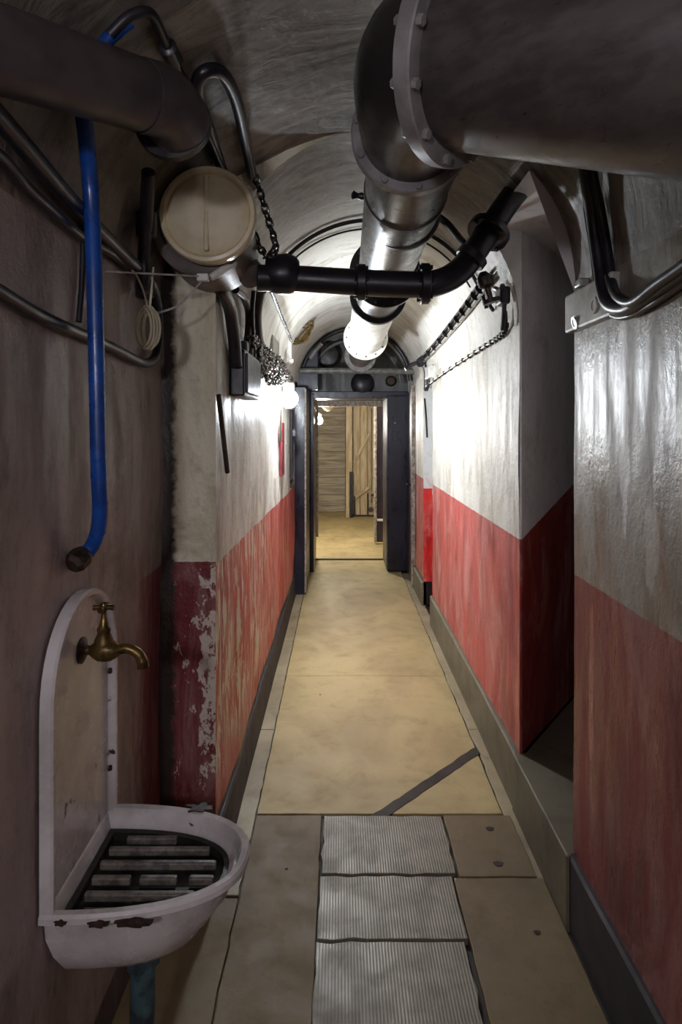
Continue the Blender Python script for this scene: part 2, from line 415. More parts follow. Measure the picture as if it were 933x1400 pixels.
# ---------------------------------------------------------------- shell
def rough_off(p, amp=.006):
    return noise.noise(p * 2.3) * amp + noise.noise(p * 9) * amp * .35
def shell(name, prof, ys, mat, skip=None, amp=.006):
    """prof: function(Y)-> list of (x, z, nx, nz); grid along ys"""
    bm = bmesh.new(); rows = []
    for y in ys:
        row = []
        for (x, z, nx, nz) in prof(y):
            k = rough_off(V((x, y, z)), amp); row.append(bm.verts.new((x + nx * k, y, z + nz * k)))
        rows.append(row)
    for i in range(len(rows) - 1):
        for j in range(len(rows[0]) - 1):
            if skip and skip((ys[i] + ys[i + 1]) / 2, j): continue
            bm.faces.new((rows[i][j], rows[i + 1][j], rows[i + 1][j + 1], rows[i][j + 1]))
    me = bpy.data.meshes.new(name); bm.to_mesh(me); bm.free(); me.materials.append(mat)
    for p in me.polygons: p.use_smooth = True
    o = bpy.data.objects.new(name, me); C.objects.link(o); return struct(o)
def frange(a, b, st):
    n = max(1, round((b - a) / st)); return [a + (b - a) * i / n for i in range(n + 1)]
def yset(a, b, marks, st=.09):
    out = []; ms = [a] + [m for m in marks if a < m < b] + [b]
    for p, q in zip(ms, ms[1:]): out += frange(p, q, st)[:-1]
    return out + [b]
NY0, NY1 = 2.06, 2.69                      # side passage opening
RY0, RY1 = 5.2, 5.74                       # shallow recess
OPT = math.radians(41)                     # opening height on the vault
zR = sorted(set([round(z, 4) for z in frange(0, 1.9, .1)] + [.23, 1.93, SPR]))
def prR(y): return [(XR, z, -1, 0) for z in zR]
BACK = -2.6
def skR(yc, j):
    z = (zR[j] + zR[j + 1]) / 2
    return (NY0 < yc < NY1 and z > .23) or (RY0 < yc < RY1 and z < 1.93)
shell('wall_right', prR, yset(NY1, 7.1, [RY0, RY1]), M['wall_right'], skR)
shell('wall_right', prR, yset(NY0, NY1, []), M['wall_right'], skR)
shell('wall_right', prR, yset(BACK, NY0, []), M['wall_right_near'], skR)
def prL(x): return lambda y: [(x, z, 1, 0) for z in zR]
shell('wall_left', prL(XL), yset(PY, 6.15, []), M['wall_left'], amp=.012)
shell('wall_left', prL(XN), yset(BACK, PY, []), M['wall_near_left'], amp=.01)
NA = 36
def angs():
    a = [PI * i / NA for i in range(NA + 1)]; a[min(range(NA + 1), key=lambda i: abs(a[i] - OPT))] = OPT; return a
AN = angs()
def prV(left_hw):
    def f(y):
        out = []
        for a in AN:
            hw = VR if (a <= PI / 2 or left_hw == VR) else spread(a)
            out.append((VC + hw * math.cos(a), SPR + VR * math.sin(a), -math.cos(a), -math.sin(a)))
        return out
    return f
def skV(yc, j): return NY0 < yc < NY1 and (AN[j] + AN[j + 1]) / 2 < OPT
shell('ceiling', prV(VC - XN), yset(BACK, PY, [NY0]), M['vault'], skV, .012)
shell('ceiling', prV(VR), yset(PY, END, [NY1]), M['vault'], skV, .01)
# step of the left wall: pillar face and the crescent above it
bm = bmesh.new()
pts_o = [(XN, 0)] + [(XN, z) for z in zR[1:]] + [(VC + spread(a) * math.cos(a), SPR + VR * math.sin(a)) for a in reversed(AN) if a > PI / 2 - .01][1:]
pts_i = [(XL, 0)] + [(XL, z) for z in zR[1:]] + [(VC + VR * math.cos(a), SPR + VR * math.sin(a)) for a in reversed(AN) if a > PI / 2 - .01][1:]
gr = []
for (ox, oz), (ix, iz) in zip(pts_o, pts_i):
    row = []
    for t in range(7):
        x = ox + (ix - ox) * t / 6; z = oz + (iz - oz) * t / 6
        row.append(bm.verts.new((x + (.006 if t == 6 else 0) - (.02 if t == 0 else 0), PY - .004 + rough_off(V((x, 2, z)), .005), z)))
    gr.append(row)
for a, b in zip(gr, gr[1:]):
    for t in range(6): bm.faces.new((a[t], a[t + 1], b[t + 1], b[t]))
struct(obj('wall_left', bm, M['pillar']))
# back end (behind the viewer)
struct(obj('wall_back', nb(XN - .2, XR + .2, BACK - .1, BACK, -.1, 2.8), M['wall_near_left'], smooth=False))
# side passage running off to the right
bm = bmesh.new()
D = V((.42, .57, 0)).normalized()
def vx(z): return XR if z < SPR else VC + VR * math.sqrt(max(0, 1 - ((z - SPR) / VR) ** 2))
ztop = SPR + VR * math.sin(OPT)
prof = [(NY1, z) for z in frange(.23, SPR, .12)] + [(NY1, z) for z in frange(SPR, ztop, .05)[1:]]
prof += [(y, ztop) for y in frange(NY1, NY0, .1)[1:]] + [(NY0, z) for z in frange(ztop, SPR, .05)[1:]] + [(NY0, z) for z in frange(SPR, .23, .12)[1:]]
rings = [[bm.verts.new((vx(z) + .001, y, z)) for y, z in prof], [bm.verts.new((XR + .01, y, z)) for y, z in prof]]
for L in (.4, .8, 1.4, 2.2, 3.0): rings.append([bm.verts.new((XR + .01 + D.x * L, y + D.y * L, z)) for y, z in prof])
for a, b in zip(rings, rings[1:]):
    for k in range(len(prof) - 1): bm.faces.new((a[k], a[k + 1], b[k + 1], b[k]))
bm.faces.new(rings[-1])
struct(obj('wall_passage', bm, M['passage'], smooth=False))
bm = bmesh.new(); e = 3.05
prism(bm, [(XR - .028, NY0 - .01), (XR - .028, NY1 + .01), (XR + .03, NY1 + .01), (XR + D.x * e, NY1 + D.y * e), (XR + D.x * e, NY0 + D.y * e - .1), (XR + .03, NY0 - .01)], -.02, .23)
struct(obj('floor_passage', bm, M['plinth'], smooth=False, bevel=.006))
# shallow recess in the right wall
bm = bmesh.new(); x1 = XR + .16
for poly in (((XR - .004, RY1, 0), (x1, RY1, 0), (x1, RY1, 1.93), (XR - .004, RY1, 1.93)), ((x1, RY0, 0), (x1, RY1, 0), (x1, RY1, 1.93), (x1, RY0, 1.93)),
             ((XR - .004, RY0, 0), (x1, RY0, 0), (x1, RY0, 1.93), (XR - .004, RY0, 1.93)), ((XR - .004, RY0, 1.93), (x1, RY0, 1.93), (x1, RY1, 1.93), (XR - .004, RY1, 1.93))):
    bm.faces.new([bm.verts.new(p) for p in poly])
struct(obj('wall_recess', bm, M['recess'], smooth=False))
# plinths
def plinth(name, xa, xb, y0, y1, h, mat):
    bm = bmesh.new(); ys = frange(y0, y1, .12)
    sgn = 1 if xb > xa else -1; rows = []
    for y in ys:
        k = noise.noise(V((xa * 3, y * 2.5, 0))) * .006
        rows.append([bm.verts.new((xa, y, -.03)), bm.verts.new((xa, y, h)), bm.verts.new((xb + k - sgn * .008, y, h)), bm.verts.new((xb + k, y, h - .008)), bm.verts.new((xb + k * .5, y, -.03))])
    for a, b in zip(rows, rows[1:]):
        for q in range(4): bm.faces.new((a[q], a[q + 1], b[q + 1], b[q]))
    bm.faces.new(rows[0]); bm.faces.new(rows[-1])
    return struct(obj(name, bm, mat))
plinth('baseboard_right', XR + .02, XR - .022, NY1, RY0, .23, M['plinth'])
plinth('baseboard_right', XR + .02, XR - .022, RY1, 6.4, .2, M['plinth'])
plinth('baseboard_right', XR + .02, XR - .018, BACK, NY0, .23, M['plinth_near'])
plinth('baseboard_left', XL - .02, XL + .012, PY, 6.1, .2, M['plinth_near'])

# floor slabs ------------------------------------------------------
def slab(bm, x0, x1, y0, y1, z=0, rag=.004, th=.05):
    pts = []
    def edge(ax, ay, bx, by):
        n = max(2, int(math.hypot(bx - ax, by - ay) / .05))
        for i in range(n):
            t = i / n; x = ax + (bx - ax) * t; y = ay + (by - ay) * t
            k = 1 if 0 < i < n else .3
            pts.append((x + noise.noise(V((x * 14, y * 14, 1))) * rag * k, y + noise.noise(V((x * 14, y * 14, 9))) * rag * k))
    edge(x0, y0, x1, y0); edge(x1, y0, x1, y1); edge(x1, y1, x0, y1); edge(x0, y1, x0, y0)
    prism(bm, pts, z - th, z)
GL, GR = -.342, .675
struct(obj('floor', nb(-1.2, 1.2, BACK, 7.9, -.12, -.014), M['floor_dark'], smooth=False))
bm = bmesh.new()
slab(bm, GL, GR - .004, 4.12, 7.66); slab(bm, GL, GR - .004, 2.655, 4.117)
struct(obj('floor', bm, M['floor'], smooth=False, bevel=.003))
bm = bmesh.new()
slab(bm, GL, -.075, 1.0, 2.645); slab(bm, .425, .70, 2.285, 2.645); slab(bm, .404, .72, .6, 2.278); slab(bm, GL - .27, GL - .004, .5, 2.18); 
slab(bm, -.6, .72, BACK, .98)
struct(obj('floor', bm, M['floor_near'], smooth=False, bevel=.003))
for nm, x0, x1 in (('trim_1', XL - .01, GL - .005), ('trim_2', GR + .004, XR + .01)):
    bm = bmesh.new()
    for ya, yb in ((2.2, 3.4), (3.405, 4.8), (4.805, 7.0)): slab(bm, x0, x1, ya, yb, -.006, .01)
    struct(obj(nm, bm, M['gutter'], smooth=False, bevel=.003))
# covering plates set in the floor
for i, (ya, yb, lab) in enumerate(((2.292, 2.63, 'ribbed grey floor cover plate furthest from the viewer, touching the dark diagonal strip'),
                                   (2.0, 2.278, 'middle ribbed grey floor cover plate of the row of three'),
                                   (1.60, 1.988, 'nearest ribbed grey floor cover plate, cut by the bottom of the picture'))):
    bm = bmesh.new(); sh = -.004 * i; slab(bm, -.066 + sh, .413 + sh - .01 * i, ya, yb, .006, .012, .04)
    tag(obj('floor_cover_plate', bm, M['ribbed'], smooth=False, bevel=.002), lab, 'floor plate', 'ribbed floor cover plates')
# dark filled trench running diagonally
a, b, c, d = G(503, 1119), G(651, 1021), G(657, 1030), G(527, 1119)
bm = bmesh.new()
L1 = [a.lerp(b, t / 20) for t in range(21)]; L2 = [c.lerp(d, t / 20) for t in range(21)]
prism(bm, [(p.x + noise.noise(p * 20) * .006, p.y + noise.noise(p * 25) * .006) for p in L1 + L2], -.01, .002)
struct(obj('trim_3', bm, M['patch'], smooth=False))
for (px, py, r) in ((670, 1133, .016), (682, 1181, .018), (735, 1275, .011), (438, 950, .006), (392, 1188, .006)):
    g = G(px, py); bm = bmesh.new()
    prism(bm, [(g.x + math.cos(t * PI / 7) * r * (1 + .2 * math.sin(t * 2.3)), g.y + math.sin(t * PI / 7) * r * .8) for t in range(14)], -.01, .0015)
    struct(obj('floor_patch', bm, M['patch'], smooth=False))

# end wall with door opening --------------------------------------------------
ox0, ox1, oz = -.29, .50, 1.90
bm = bmesh.new()
arc = [(VC + (VR + .02) * math.cos(PI * i / 24), SPR + (VR + .02) * math.sin(PI * i / 24)) for i in range(25)]
poly = [(XL - .02, 1.96)] + [(XR + .02, 1.96)] + arc
vs = [bm.verts.new((x, END, z)) for x, z in poly]; vb = [bm.verts.new((x, END + .1, z)) for x, z in poly]
bm.faces.new(vs); bm.faces.new(vb[::-1])
for i in range(len(vs)): j = (i + 1) % len(vs); bm.faces.new((vs[i], vs[j], vb[j], vb[i]))
struct(obj('wall_end', bm, M['tymp'], smooth=False))
# dark painted frame: lintel, left post, right panel
struct(obj('trim_4', nb(-.36, .78, END - .05, 7.72, 1.90, 1.975), M['navy'], smooth=False, bevel=.006))
bm = nb(XL - .02, -.325, 6.12, 7.72, -.02, 1.97)
struct(obj('trim_5', bm, M['navy'], smooth=False, bevel=.006))
struct(obj('trim_6', nb(-.325, -.285, 7.02, 7.72, -.02, 1.95), M['navy'], smooth=False, bevel=.006))
struct(obj('trim_7', nb(-.335, -.318, 6.085, 6.12, 0.02, 1.95), M['door_edge'], smooth=False, bevel=.003))
struct(obj('trim_8', nb(XL - .02, -.22, 6.6, 6.8, 1.97, 2.42), M['navy'], smooth=False, bevel=.01))
dn = thing('blast_door', 'navy black steel door standing open beside the end doorway, right side', 'door', (.62, 7.05, 0))
obj('door_leaf', nb(.515, .735, 7.02, 7.08, .015, 1.93), M['navy'], dn, False, .008)
obj('door_leaf_side', nb(.512, .54, 7.08, 7.66, .015, 1.9), M['navy'], dn, False, .005)
for z in (.35, 1.05, 1.65): obj('hinge', cyl((.725, 7.005, z), (0, 0, 1), .014, .1, 12, .003), M['black_iron'], dn)
obj('peephole', cyl((.60, 7.02, 1.63), (0, -1, 0), .006, .006, 12), M['silver'], dn)
# plum door on right wall near the end
dr = thing('door_in_right_wall', 'dark plum painted door in the right wall beside the end doorway', 'door', (.74, 6.75, 0))
obj('door_leaf', nb(.722, .745, 6.46, 7.0, .03, 1.95), M['purple_door'], dr, False, .005)
obj('door_frame', nb(.715, .75, 6.40, 6.46, 0, 2.0), M['door_edge'], dr, False, .004, 'pale worn edge of the frame')
obj('handle', ntube([(.722, 6.55, 1.0), (.69, 6.55, 1.0), (.69, 6.63, 1.0)], .008, 8, 3), M['black_iron'], dr)
# sill
struct(obj('trim_9', nb(-.30, .52, 7.66, 7.70, -.05, .012), M['floor_dark'], smooth=False))

# ---------------------------------------------------------------- room beyond the doorway
R0, R1 = 7.72, 12.4
bm = bmesh.new(); slab(bm, -1.6, 2.2, R0, 9.29, 0, .002); slab(bm, -1.6, 2.2, 9.32, R1, 0, .002)
struct(obj('floor_far_room', bm, M['floor'], smooth=False, bevel=.003))
struct(obj('floor_far_room', nb(-1.6, 2.2, R0, R1, -.12, -.03), M['floor_dark'], smooth=False))
struct(obj('wall_far', nb(-1.6, .10, R1, R1 + .1, -.05, 2.6), M['shutter'], smooth=False))
struct(obj('wall_far', nb(.10, 2.2, R1, R1 + .1, -.05, 2.6), M['shutter'], smooth=False))
struct(obj('wall_far_left', nb(-1.7, -1.6, R0, R1, -.05, 2.6), M['shutter'], smooth=False))
struct(obj('wall_far_right', nb(2.2, 2.3, R0, R1, -.05, 2.6), M['shutter'], smooth=False))
struct(obj('ceiling_far_room', nb(-1.7, 2.3, R0, R1 + .1, 2.3, 2.4), M['vault'], smooth=False))
struct(obj('wall_far_near_side', nb(-1.7, -.30, R0, R0 + .08, -.05, 2.4), M['shutter'], smooth=False))
struct(obj('wall_far_near_side', nb(.56, 2.3, R0, R0 + .08, -.05, 2.4), M['shutter'], smooth=False))
struct(obj('wall_far_near_side', nb(-.30, .56, R0, R0 + .08, 1.90, 2.4), M['shutter'], smooth=False))
bm = bmesh.new()
for i in range(16): box(bm, -.30 + i * .054, -.30 + (i + 1) * .054 - .002, R0 + .085, R0 + .16, 1.835 + random.uniform(-.004, .004), 1.905 + random.uniform(-.004, .003))
struct(obj('trim_10', bm, M['header'], smooth=False, bevel=.004))
struct(obj('trim_11', nb(-.29, -.262, R0 + .085, R0 + .13, 0.25, 1.84), M['door_edge'], smooth=False, bevel=.004))
# sliding door leaf half hidden behind the opening
sd = thing('steel_door', 'dark steel door leaf with a pale edge, ajar just beyond the doorway', 'door', (.8, 8.7, 0))
obj('door_leaf', nb(.495, 1.2, 8.68, 8.73, .03, 1.92), M['purple_door'], sd, False, .006)
obj('edge_strip', nb(.462, .497, 8.66, 8.735, .03, 1.92), M['door_edge'], sd, False, .004, 'pale worn edge strip')
obj('latch', nb(.50, .60, 8.655, 8.68, .315, .345), M['white_plastic'], sd, False, .004, 'white latch bar')
obj('handle', nb(.505, .515, 8.65, 8.68, 1.45, 1.66), M['black_iron'], sd, False, .003)
# plank door in the far wall with braces
pdr = thing('plank_door', 'pale plank door with diagonal braces in the far room, right of the dark post', 'door', (.45, R1 - .1, 0))
yb = 11.35
for i in range(5):
    x = .235 + i * .125
    obj('plank', nb(x, x + .119, yb, yb + .03, .02, 2.25), M['board'], pdr, False, .003)
for (pa, pb) in (((484, 633), (505, 593)), ((483, 683), (508, 664)), ((508, 670), (516, 685))):
    a = P(*pa, yb - .02); b = P(*pb, yb - .02); d = (b - a); L = d.length; ang = math.atan2(d.z, d.x)
    mt = Matrix.Translation(a) @ Matrix.Rotation(-ang, 4, 'Y')
    obj('brace', nb(0, L, -.015, .015, -.022, .022, mtx=mt), M['board'], pdr, False, .003)
obj('bottom_rail', nb(.2, .9, yb - .03, yb + .03, .0, .03), M['black_iron'], pdr, False, .003)
obj('iron_bar', nb(.48, .50, yb - .05, yb - .03, .03, .42), M['black_iron'], pdr, False, .003)
obj('iron_bar', nb(.245, .27, yb - .05, yb - .03, .03, .36), M['black_iron'], pdr, False, .003)
obj('iron_bar', nb(.545, .56, yb - .05, yb - .03, .25, 1.9), M['grey_pipe'], pdr, False, .003)
obj('bolt_handle', nb(.545, .66, yb - .07, yb - .04, .37, .40), M['rust'], pdr, False, .003)
bm = bmesh.new(); sweep(bm, [V((.545 + .035 * math.cos(t * PI / 6), yb - .05, .13 + .035 * math.sin(t * PI / 6))) for t in range(12)], .008, 6, closed=True)
sweep(bm, [V((.515, yb - .05, .13)), V((.575, yb - .05, .13))], .006, 6); sweep(bm, [V((.545, yb - .05, .10)), V((.545, yb - .05, .16))], .006, 6)
obj('hand_wheel', bm, M['black_iron'], pdr)
po = thing('door_post', 'pale timber post with a dark iron sleeve on its lower half, far room', 'post', (.14, 11.3, 0))
obj('post', nb(.105, .215, 11.2, 11.32, 0, 2.3), M['board'], po, False, .006)
obj('iron_sleeve', nb(.165, .222, 11.17, 11.2, .0, .80), M['black_iron'], po, False, .004)
struct(obj('wall_far_partition', nb(-1.6, .1, 11.9, 11.96, -.02, 2.3), M['shutter'], smooth=False))

# ---------------------------------------------------------------- lamps
def wall_bulb(loc, r, strength, label, col, wall_dir=(-1, 0, 0), hold=.07):
    t = thing('wall_lamp', label, 'lamp', loc)
    loc = V(loc); w = V(wall_dir)
    bm = nlathe([(-r, 0), (-r * .92, r * .38), (-r * .7, r * .71), (-r * .38, r * .92), (0, r), (r * .38, r * .92), (r * .7, r * .71), (r * .92, r * .38), (r, 0)], loc, (0, 0, 1), 24)
    obj('globe', bm, emis('lit_bulb_glass', col, strength), t)
    up = V((0, 0, 1))
    obj('lamp_holder', nlathe([(0, r * .55), (.02, r * .6), (.05, r * .5), (.055, r * .3)], loc + up * r * .9, up, 20), M['white_plastic'], t)
    obj('bracket', ntube([loc + up * (r + .04), loc + up * (r + .07) + w * hold * .4, loc + up * (r + .06) + w * hold], .007, 8, 5), M['white_plastic'], t)
    obj('wall_plate', cyl(loc + up * (r + .06) + w * hold, w, .028, .012, 20, .002), M['white_plastic'], t)
    return t
wall_bulb((-.342, 4.32, 1.78), .062, 170, 'glaring white globe lamp on the left wall below the chains', (.90, .97, 1.06))
wall_bulb((-.275, 8.45, 1.665), .05, 380, 'small bright lamp just past the left edge of the end doorway', (1.0, .94, .86), (-1, 0, 0), .05)
wall_bulb((-.46, -.7, 1.9), .07, 64, 'added fill globe lamp, unseen on the near left wall behind the viewer', (.95, .93, 1.06), (-1, 0, 0), .13)  # unseen lamp added to brighten the foreground
wall_bulb((.60, -1.7, 1.9), .07, 30, 'added fill globe lamp, unseen on the near right wall behind the viewer', (.95, .93, 1.06), (1, 0, 0), .13)  # second added lamp out of view, weaker foreground fill from the right
t = thing('dome_lamp', 'small half round dome lamp under the lintel of the far room', 'lamp', P(449, 556, 8.2))
bm = nlathe([(0, .085), (.012, .085), (.03, .076), (.06, .045), (.075, .01), (.076, 0)], P(449, 554, 8.2), (0, 0, -1), 28)
obj('dome', bm, M['lamp_rim'], t)
obj('ceiling_rod', cyl(P(449, 554, 8.2), (0, 0, 1), .012, .46, 10), M['grey_pipe'], t)

# round bulkhead lamp, foreground left ------------------------------
lc = P(285, 295, 1.90); Yl = 1.90
lamp = thing('bulkhead_lamp', 'large round unlit bulkhead lamp with cream ribbed lens on its drum', 'lamp', lc)
A = (0, -1, 0); R = .1425
obj('rim', nlathe([(-.05, R * .93), (-.03, R * .985), (0, R), (.012, R), (.02, R * .97), (.022, R * .90), (.017, R * .865), (.014, R * .85), (-.04, R * .84)], lc, A, 96), M['lamp_rim'], lamp)
ln = nlathe([(.004, R * .86), (.010, R * .82), (.022, R * .70), (.030, R * .45), (.034, R * .2), (.0345, 0)], V((0, 0, 0)), A, 96)
lo = obj('lens', ln, M['lens'], lamp); lo.location = lc
obj('lens_ridge', nb(lc.x - .0075, lc.x + .0075, Yl - .037, Yl - .01, lc.z - R * .78, lc.z + R * .78), M['lamp_rim'], lamp, False, .006)
dc = V((-.425, 1.955, 2.203))
drum = thing('lamp_drum', 'grey round mounting drum behind the big cream lamp', 'housing', dc)
obj('drum_body', nlathe([(0, .135), (.008, .146), (.23, .15), (.245, .15)], dc, (0, 1, 0), 64), M['drum'], drum)
obj('mounting_lug', nb(dc.x - .02, dc.x + .02, 1.99, 2.08, dc.z + .14, dc.z + .17), M['drum'], drum, False, .004)
# bracket under lamp; its white colour stands in for a metal glint
tag(obj('glint_bracket', nlathe([(0, .008), (.005, .011), (.10, .013), (.105, .010)], P(288, 380, 1.93), (P(330, 352, 2.0) - P(288, 380, 1.93)), 20), M['white_plastic']),
    'short tube bracket slanting under the cream lamp, its white standing in for a glint', 'bracket')
# string and little connector
tag(obj('connector_block', nb(*[v for q in zip(P(278, 380, 1.9) - V((.018, .01, .01)), P(278, 380, 1.9) + V((.016, .01, .012))) for v in q]), M['white_plastic'], smooth=False, bevel=.003),
    'tiny white connector block below the cream lamp', 'connector')
tag(obj('string', ntube([P(118, 370, 1.62), P(200, 374, 1.75), P(275, 378, 1.9)], .0028, 6, 6), M['string']), 'thin pale string stretched level from the blue pipe to the lamp', 'string')
tag(obj('cord', ntube([P(277, 383, 1.9), P(262, 400, 1.9), P(243, 418, 1.9), P(214, 429, 1.88)], .0032, 6, 6), M['string']), 'short pale cord curving down from the connector block', 'cord')

# ---------------------------------------------------------------- ceiling air duct
dz, dx = 2.28, .20
duct = thing('ventilation_duct', 'large round air duct along the vault, dark near and white far away', 'duct', (dx, 3.2, dz))
def dp(y, x=None): return V((dx if x is None else x, y, dz))
obj('near_section', nlathe([(0, .117), (.9, .117), (1.32, .117)], V((.185, 1.53, dz)), V((.015, 1.32, 0)), 56), M['duct_brown'], duct)
obj('seam_band', flange_bm(dp(2.05), (0, 1, 0), .1215, .115, .02), M['duct'], duct)
obj('seam_band', flange_bm(dp(1.86, .19), (0, 1, 0), .1215, .115, .03), M['duct'], duct)
obj('middle_section', nlathe([(0, .12), (.5, .12)], dp(2.86), (0, 1, 0), 56), M['duct'], duct)
obj('white_section', nlathe([(0, .125), (1.6, .135)], dp(3.38), (0, 1, 0), 56), M['duct_white'], duct)
obj('far_section', nlathe([(0, .11), (2.15, .11)], dp(4.98), (0, 1, 0), 56), M['duct'], duct)
for (y, ro, ri, th, mat, nbolt) in ((2.86, .158, .11, .03, 'duct_dark', 10), (3.38, .148, .11, .05, 'duct_dark', 0), (3.46, .13, .12, .012, 'black', 0), (4.98, .172, .10, .035, 'duct_white', 12), (6.3, .155, .10, .03, 'flange', 10)):
    f = obj('flange', flange_bm(dp(y), (0, 1, 0), ro, ri, th), M[mat], duct)
    if nbolt: bolts(f, dp(y), (0, 1, 0), (ro + max(ri, .125)) / 2, nbolt, th, .007, mat=M['bolt'])
# side cock
obj('drain_cock', nlathe([(0, .008), (.02, .012), (.03, .008), (.045, .014), (.05, .006)], V((dx - .115, 2.0, dz + .03)), (-1, 0, .15), 10), M['black_iron'], duct)
# elbow and flanges
d2 = V((.70, -.52, -.30)).normalized()
c1 = V((.168, 1.50, dz)); c2 = V((.225, 1.20, dz + .005))
el = thing('duct_elbow', 'dark curved elbow with two riveted grey flange rings below the vault', 'duct', c1)
a1 = V((.05, 1, .0)).normalized()
f1 = obj('flange', flange_bm(c1, a1, .142, .10, .03), M['flange'], el); bolts(f1, c1, a1, .13, 10, .03, .008, phase=.2, mat=M['flange'])
pth = []
p0, p3 = c1, c2; p1 = c1 - a1 * .17; p2 = c2 - d2 * .10
for i in range(15):
    t = i / 14; pth.append(p0 * (1 - t) ** 3 + p1 * 3 * t * (1 - t) ** 2 + p2 * 3 * t * t * (1 - t) + p3 * t ** 3)
obj('elbow_body', sweep(bmesh.new(), pth, [.118 + .04 * i / 14 for i in range(15)], 48), M['duct_dark'], el)
f2 = obj('flange', flange_bm(c2, d2, .192, .12, .035), M['flange'], el); bolts(f2, c2, d2, .177, 12, .035, .010, phase=.1, mat=M['flange'])
big = thing('branch_duct', 'very large grey round pipe crossing the top right corner', 'duct', c2)
obj('duct_body', nlathe([(.0175, .160), (.03, .160), (1.1, .190)], c2, d2, 72), M['duct_brown'], big)

# ---------------------------------------------------------------- black iron crossing pipe
bp = thing('crossing_pipe', 'thick black iron pipe crossing the corridor under the air duct and rising right', 'pipe', P(450, 385, 2.2))
yb0 = 2.16
path = [P(352, 380, 2.14), P(400, 381, yb0), P(470, 385, yb0), P(560, 389, yb0), P(600, 386, yb0), P(632, 367, yb0 + .02), P(662, 325, 2.22), P(690, 283, 2.27), P(712, 256, 2.32), P(742, 228, 2.36), P(775, 205, 2.42)]
obj('pipe_body', ntube(path, .044, 28, 6), M['black_iron'], bp)
def fl(parent, px, py, Y, ax, ro, th=.03, mat='black_iron', nb_=6):
    c = P(px, py, Y); f = obj('flange', flange_bm(c, ax, ro, .03, th, 36), M[mat], parent)
    if nb_: bolts(f, c, ax, ro - .012, nb_, th, .008, mat=M[mat])
fl(bp, 494, 386, yb0, (1, 0, 0), .060, .03, nb_=6); fl(bp, 581, 388, yb0, (1, 0, 0), .068, .03, nb_=6)
fl(bp, 668, 318, 2.23, (P(690, 283, 2.27) - P(662, 325, 2.22)), .075, .03, nb_=4); fl(bp, 645, 352, 2.19, (.6, 0, .8), .055, .03, nb_=0)
obj('elbow', nlathe([(-.055, .03), (-.05, .055), (-.02, .066), (.02, .068), (.05, .056), (.06, .04)], P(386, 375, 2.16), (1, 0, .05), 32), M['black_iron'], bp)
obj('stub', nlathe([(0, .042), (.10, .046), (.125, .046)], P(325, 350, 2.22), (P(352, 385, 2.14) - P(325, 350, 2.22)), 28), M['drum'], bp, label='grey stub at the left end')
tag(obj('pipe_valve', nlathe([(0, .012), (.02, .028), (.05, .028), (.06, .012), (.1, .010), (.1, .032), (.115, .032), (.115, 0)], P(660, 372, 2.3), (.3, 0, -1), 18), M['rust']),
    'small rusty valve hanging under the crossing pipe by the side passage', 'valve')

# ---------------------------------------------------------------- big left pipe
lp = thing('wall_pipe', 'fat grey brown pipe entering from the top left corner', 'pipe', P(200, 150, 1.3))
a = P(208, 136, 1.30); b = P(-60, 50, .98)
ax = (b - a).normalized()
obj('pipe_body', nlathe([(0, .062), (.04, .068), (.75, .068)], a, ax, 40), M['pipe_brown'], lp)
obj('elbow', ntube([a + ax * .03, a - ax * .03, a - ax * .045 + V((.004, .05, -.01)), a - ax * .03 + V((.0, .08, -.01))], .070, 28, 5), M['pipe_brown'], lp)
obj('collar', nlathe([(0, .06), (.003, .082), (.022, .082), (.025, .06), (.05, .055), (.052, 0)], a - ax * .03 + V((0, .065, -.005)), (0, 1, -.1), 40), M['duct_dark'], lp)

# ---------------------------------------------------------------- pipes and cables, left foreground
bl = thing('blue_pipe', 'bright blue water pipe running down the near left wall to the tap', 'pipe', P(133, 500, 1.5))
bpts = [K(108, 120, 1.42), K(116, 170, 1.42), P(124, 260, 1.42), P(129, 380, 1.42), P(132, 500, 1.42), P(135, 640, 1.43), P(137, 690, 1.44), P(135, 722, 1.46), P(127, 745, 1.475), W(114, 760, .025)]
obj('pipe_body', ntube(bpts, .0175, 20, 6), M['blue'], bl)
obj('end_fitting', nlathe([(0, .020), (.010, .026), (.035, .026), (.045, .018)], W(116, 756, .030), (W(94, 778, .012) - W(116, 756, .030)), 8), M['rust'], bl, False)
obj('upper_bend', ntube([K(108, 120, 1.47), K(118, 85, 1.44), K(150, 52, 1.42), K(178, 30, 1.42)], .013, 14, 6), M['blue'], bl)
def cable(name, pts, r, mat, label, cat='cable', group=None, seg=12):
    return tag(obj(name, ntube(pts, r, seg, 6), M[mat]), label, cat, group)
o = .022
cable('black_cable', [W(-40, 120, .03), W(0, 163, .03), W(45, 215, .03), W(85, 262, .03), W(125, 305, .03), W(170, 350, .03), W(205, 385, .03), W(214, 420, .03)], .019, 'black', 'upper thick black cable sagging across the near left wall')
cable('black_cable', [W(-40, 190, .02), W(0, 214, .02), W(35, 255, .02), W(75, 292, .02), W(110, 322, .02), W(150, 345, .02), W(185, 372, .02)], .012, 'black', 'thinner black cable just under the upper thick one on the left wall')
cable('black_cable', [W(-40, 376, .02), W(0, 400, .02), W(50, 430, .02), W(105, 455, .02), W(150, 474, .02), W(195, 496, .022), W(212, 488, .03), W(217, 460, .03), W(216, 420, .03)], .014, 'black', 'lower black cable sagging on the left wall and turning up at the corner')
cable('black_wire', [W(114, 330, .012), W(112, 390, .012), W(108, 440, .012)], .007, 'black', 'short upright black wire just left of the blue pipe')
vp = thing('corner_pipe', 'short upright black pipe with a joint in the left corner beside the lamp', 'pipe', W(197, 320, .04))
obj('pipe_body', ntube([W(203, 235, .045), W(200, 300, .045), W(197, 350, .045), W(197, 375, .045), W(197, 400, .04)], .018, 18, 4), M['black_iron'], vp)
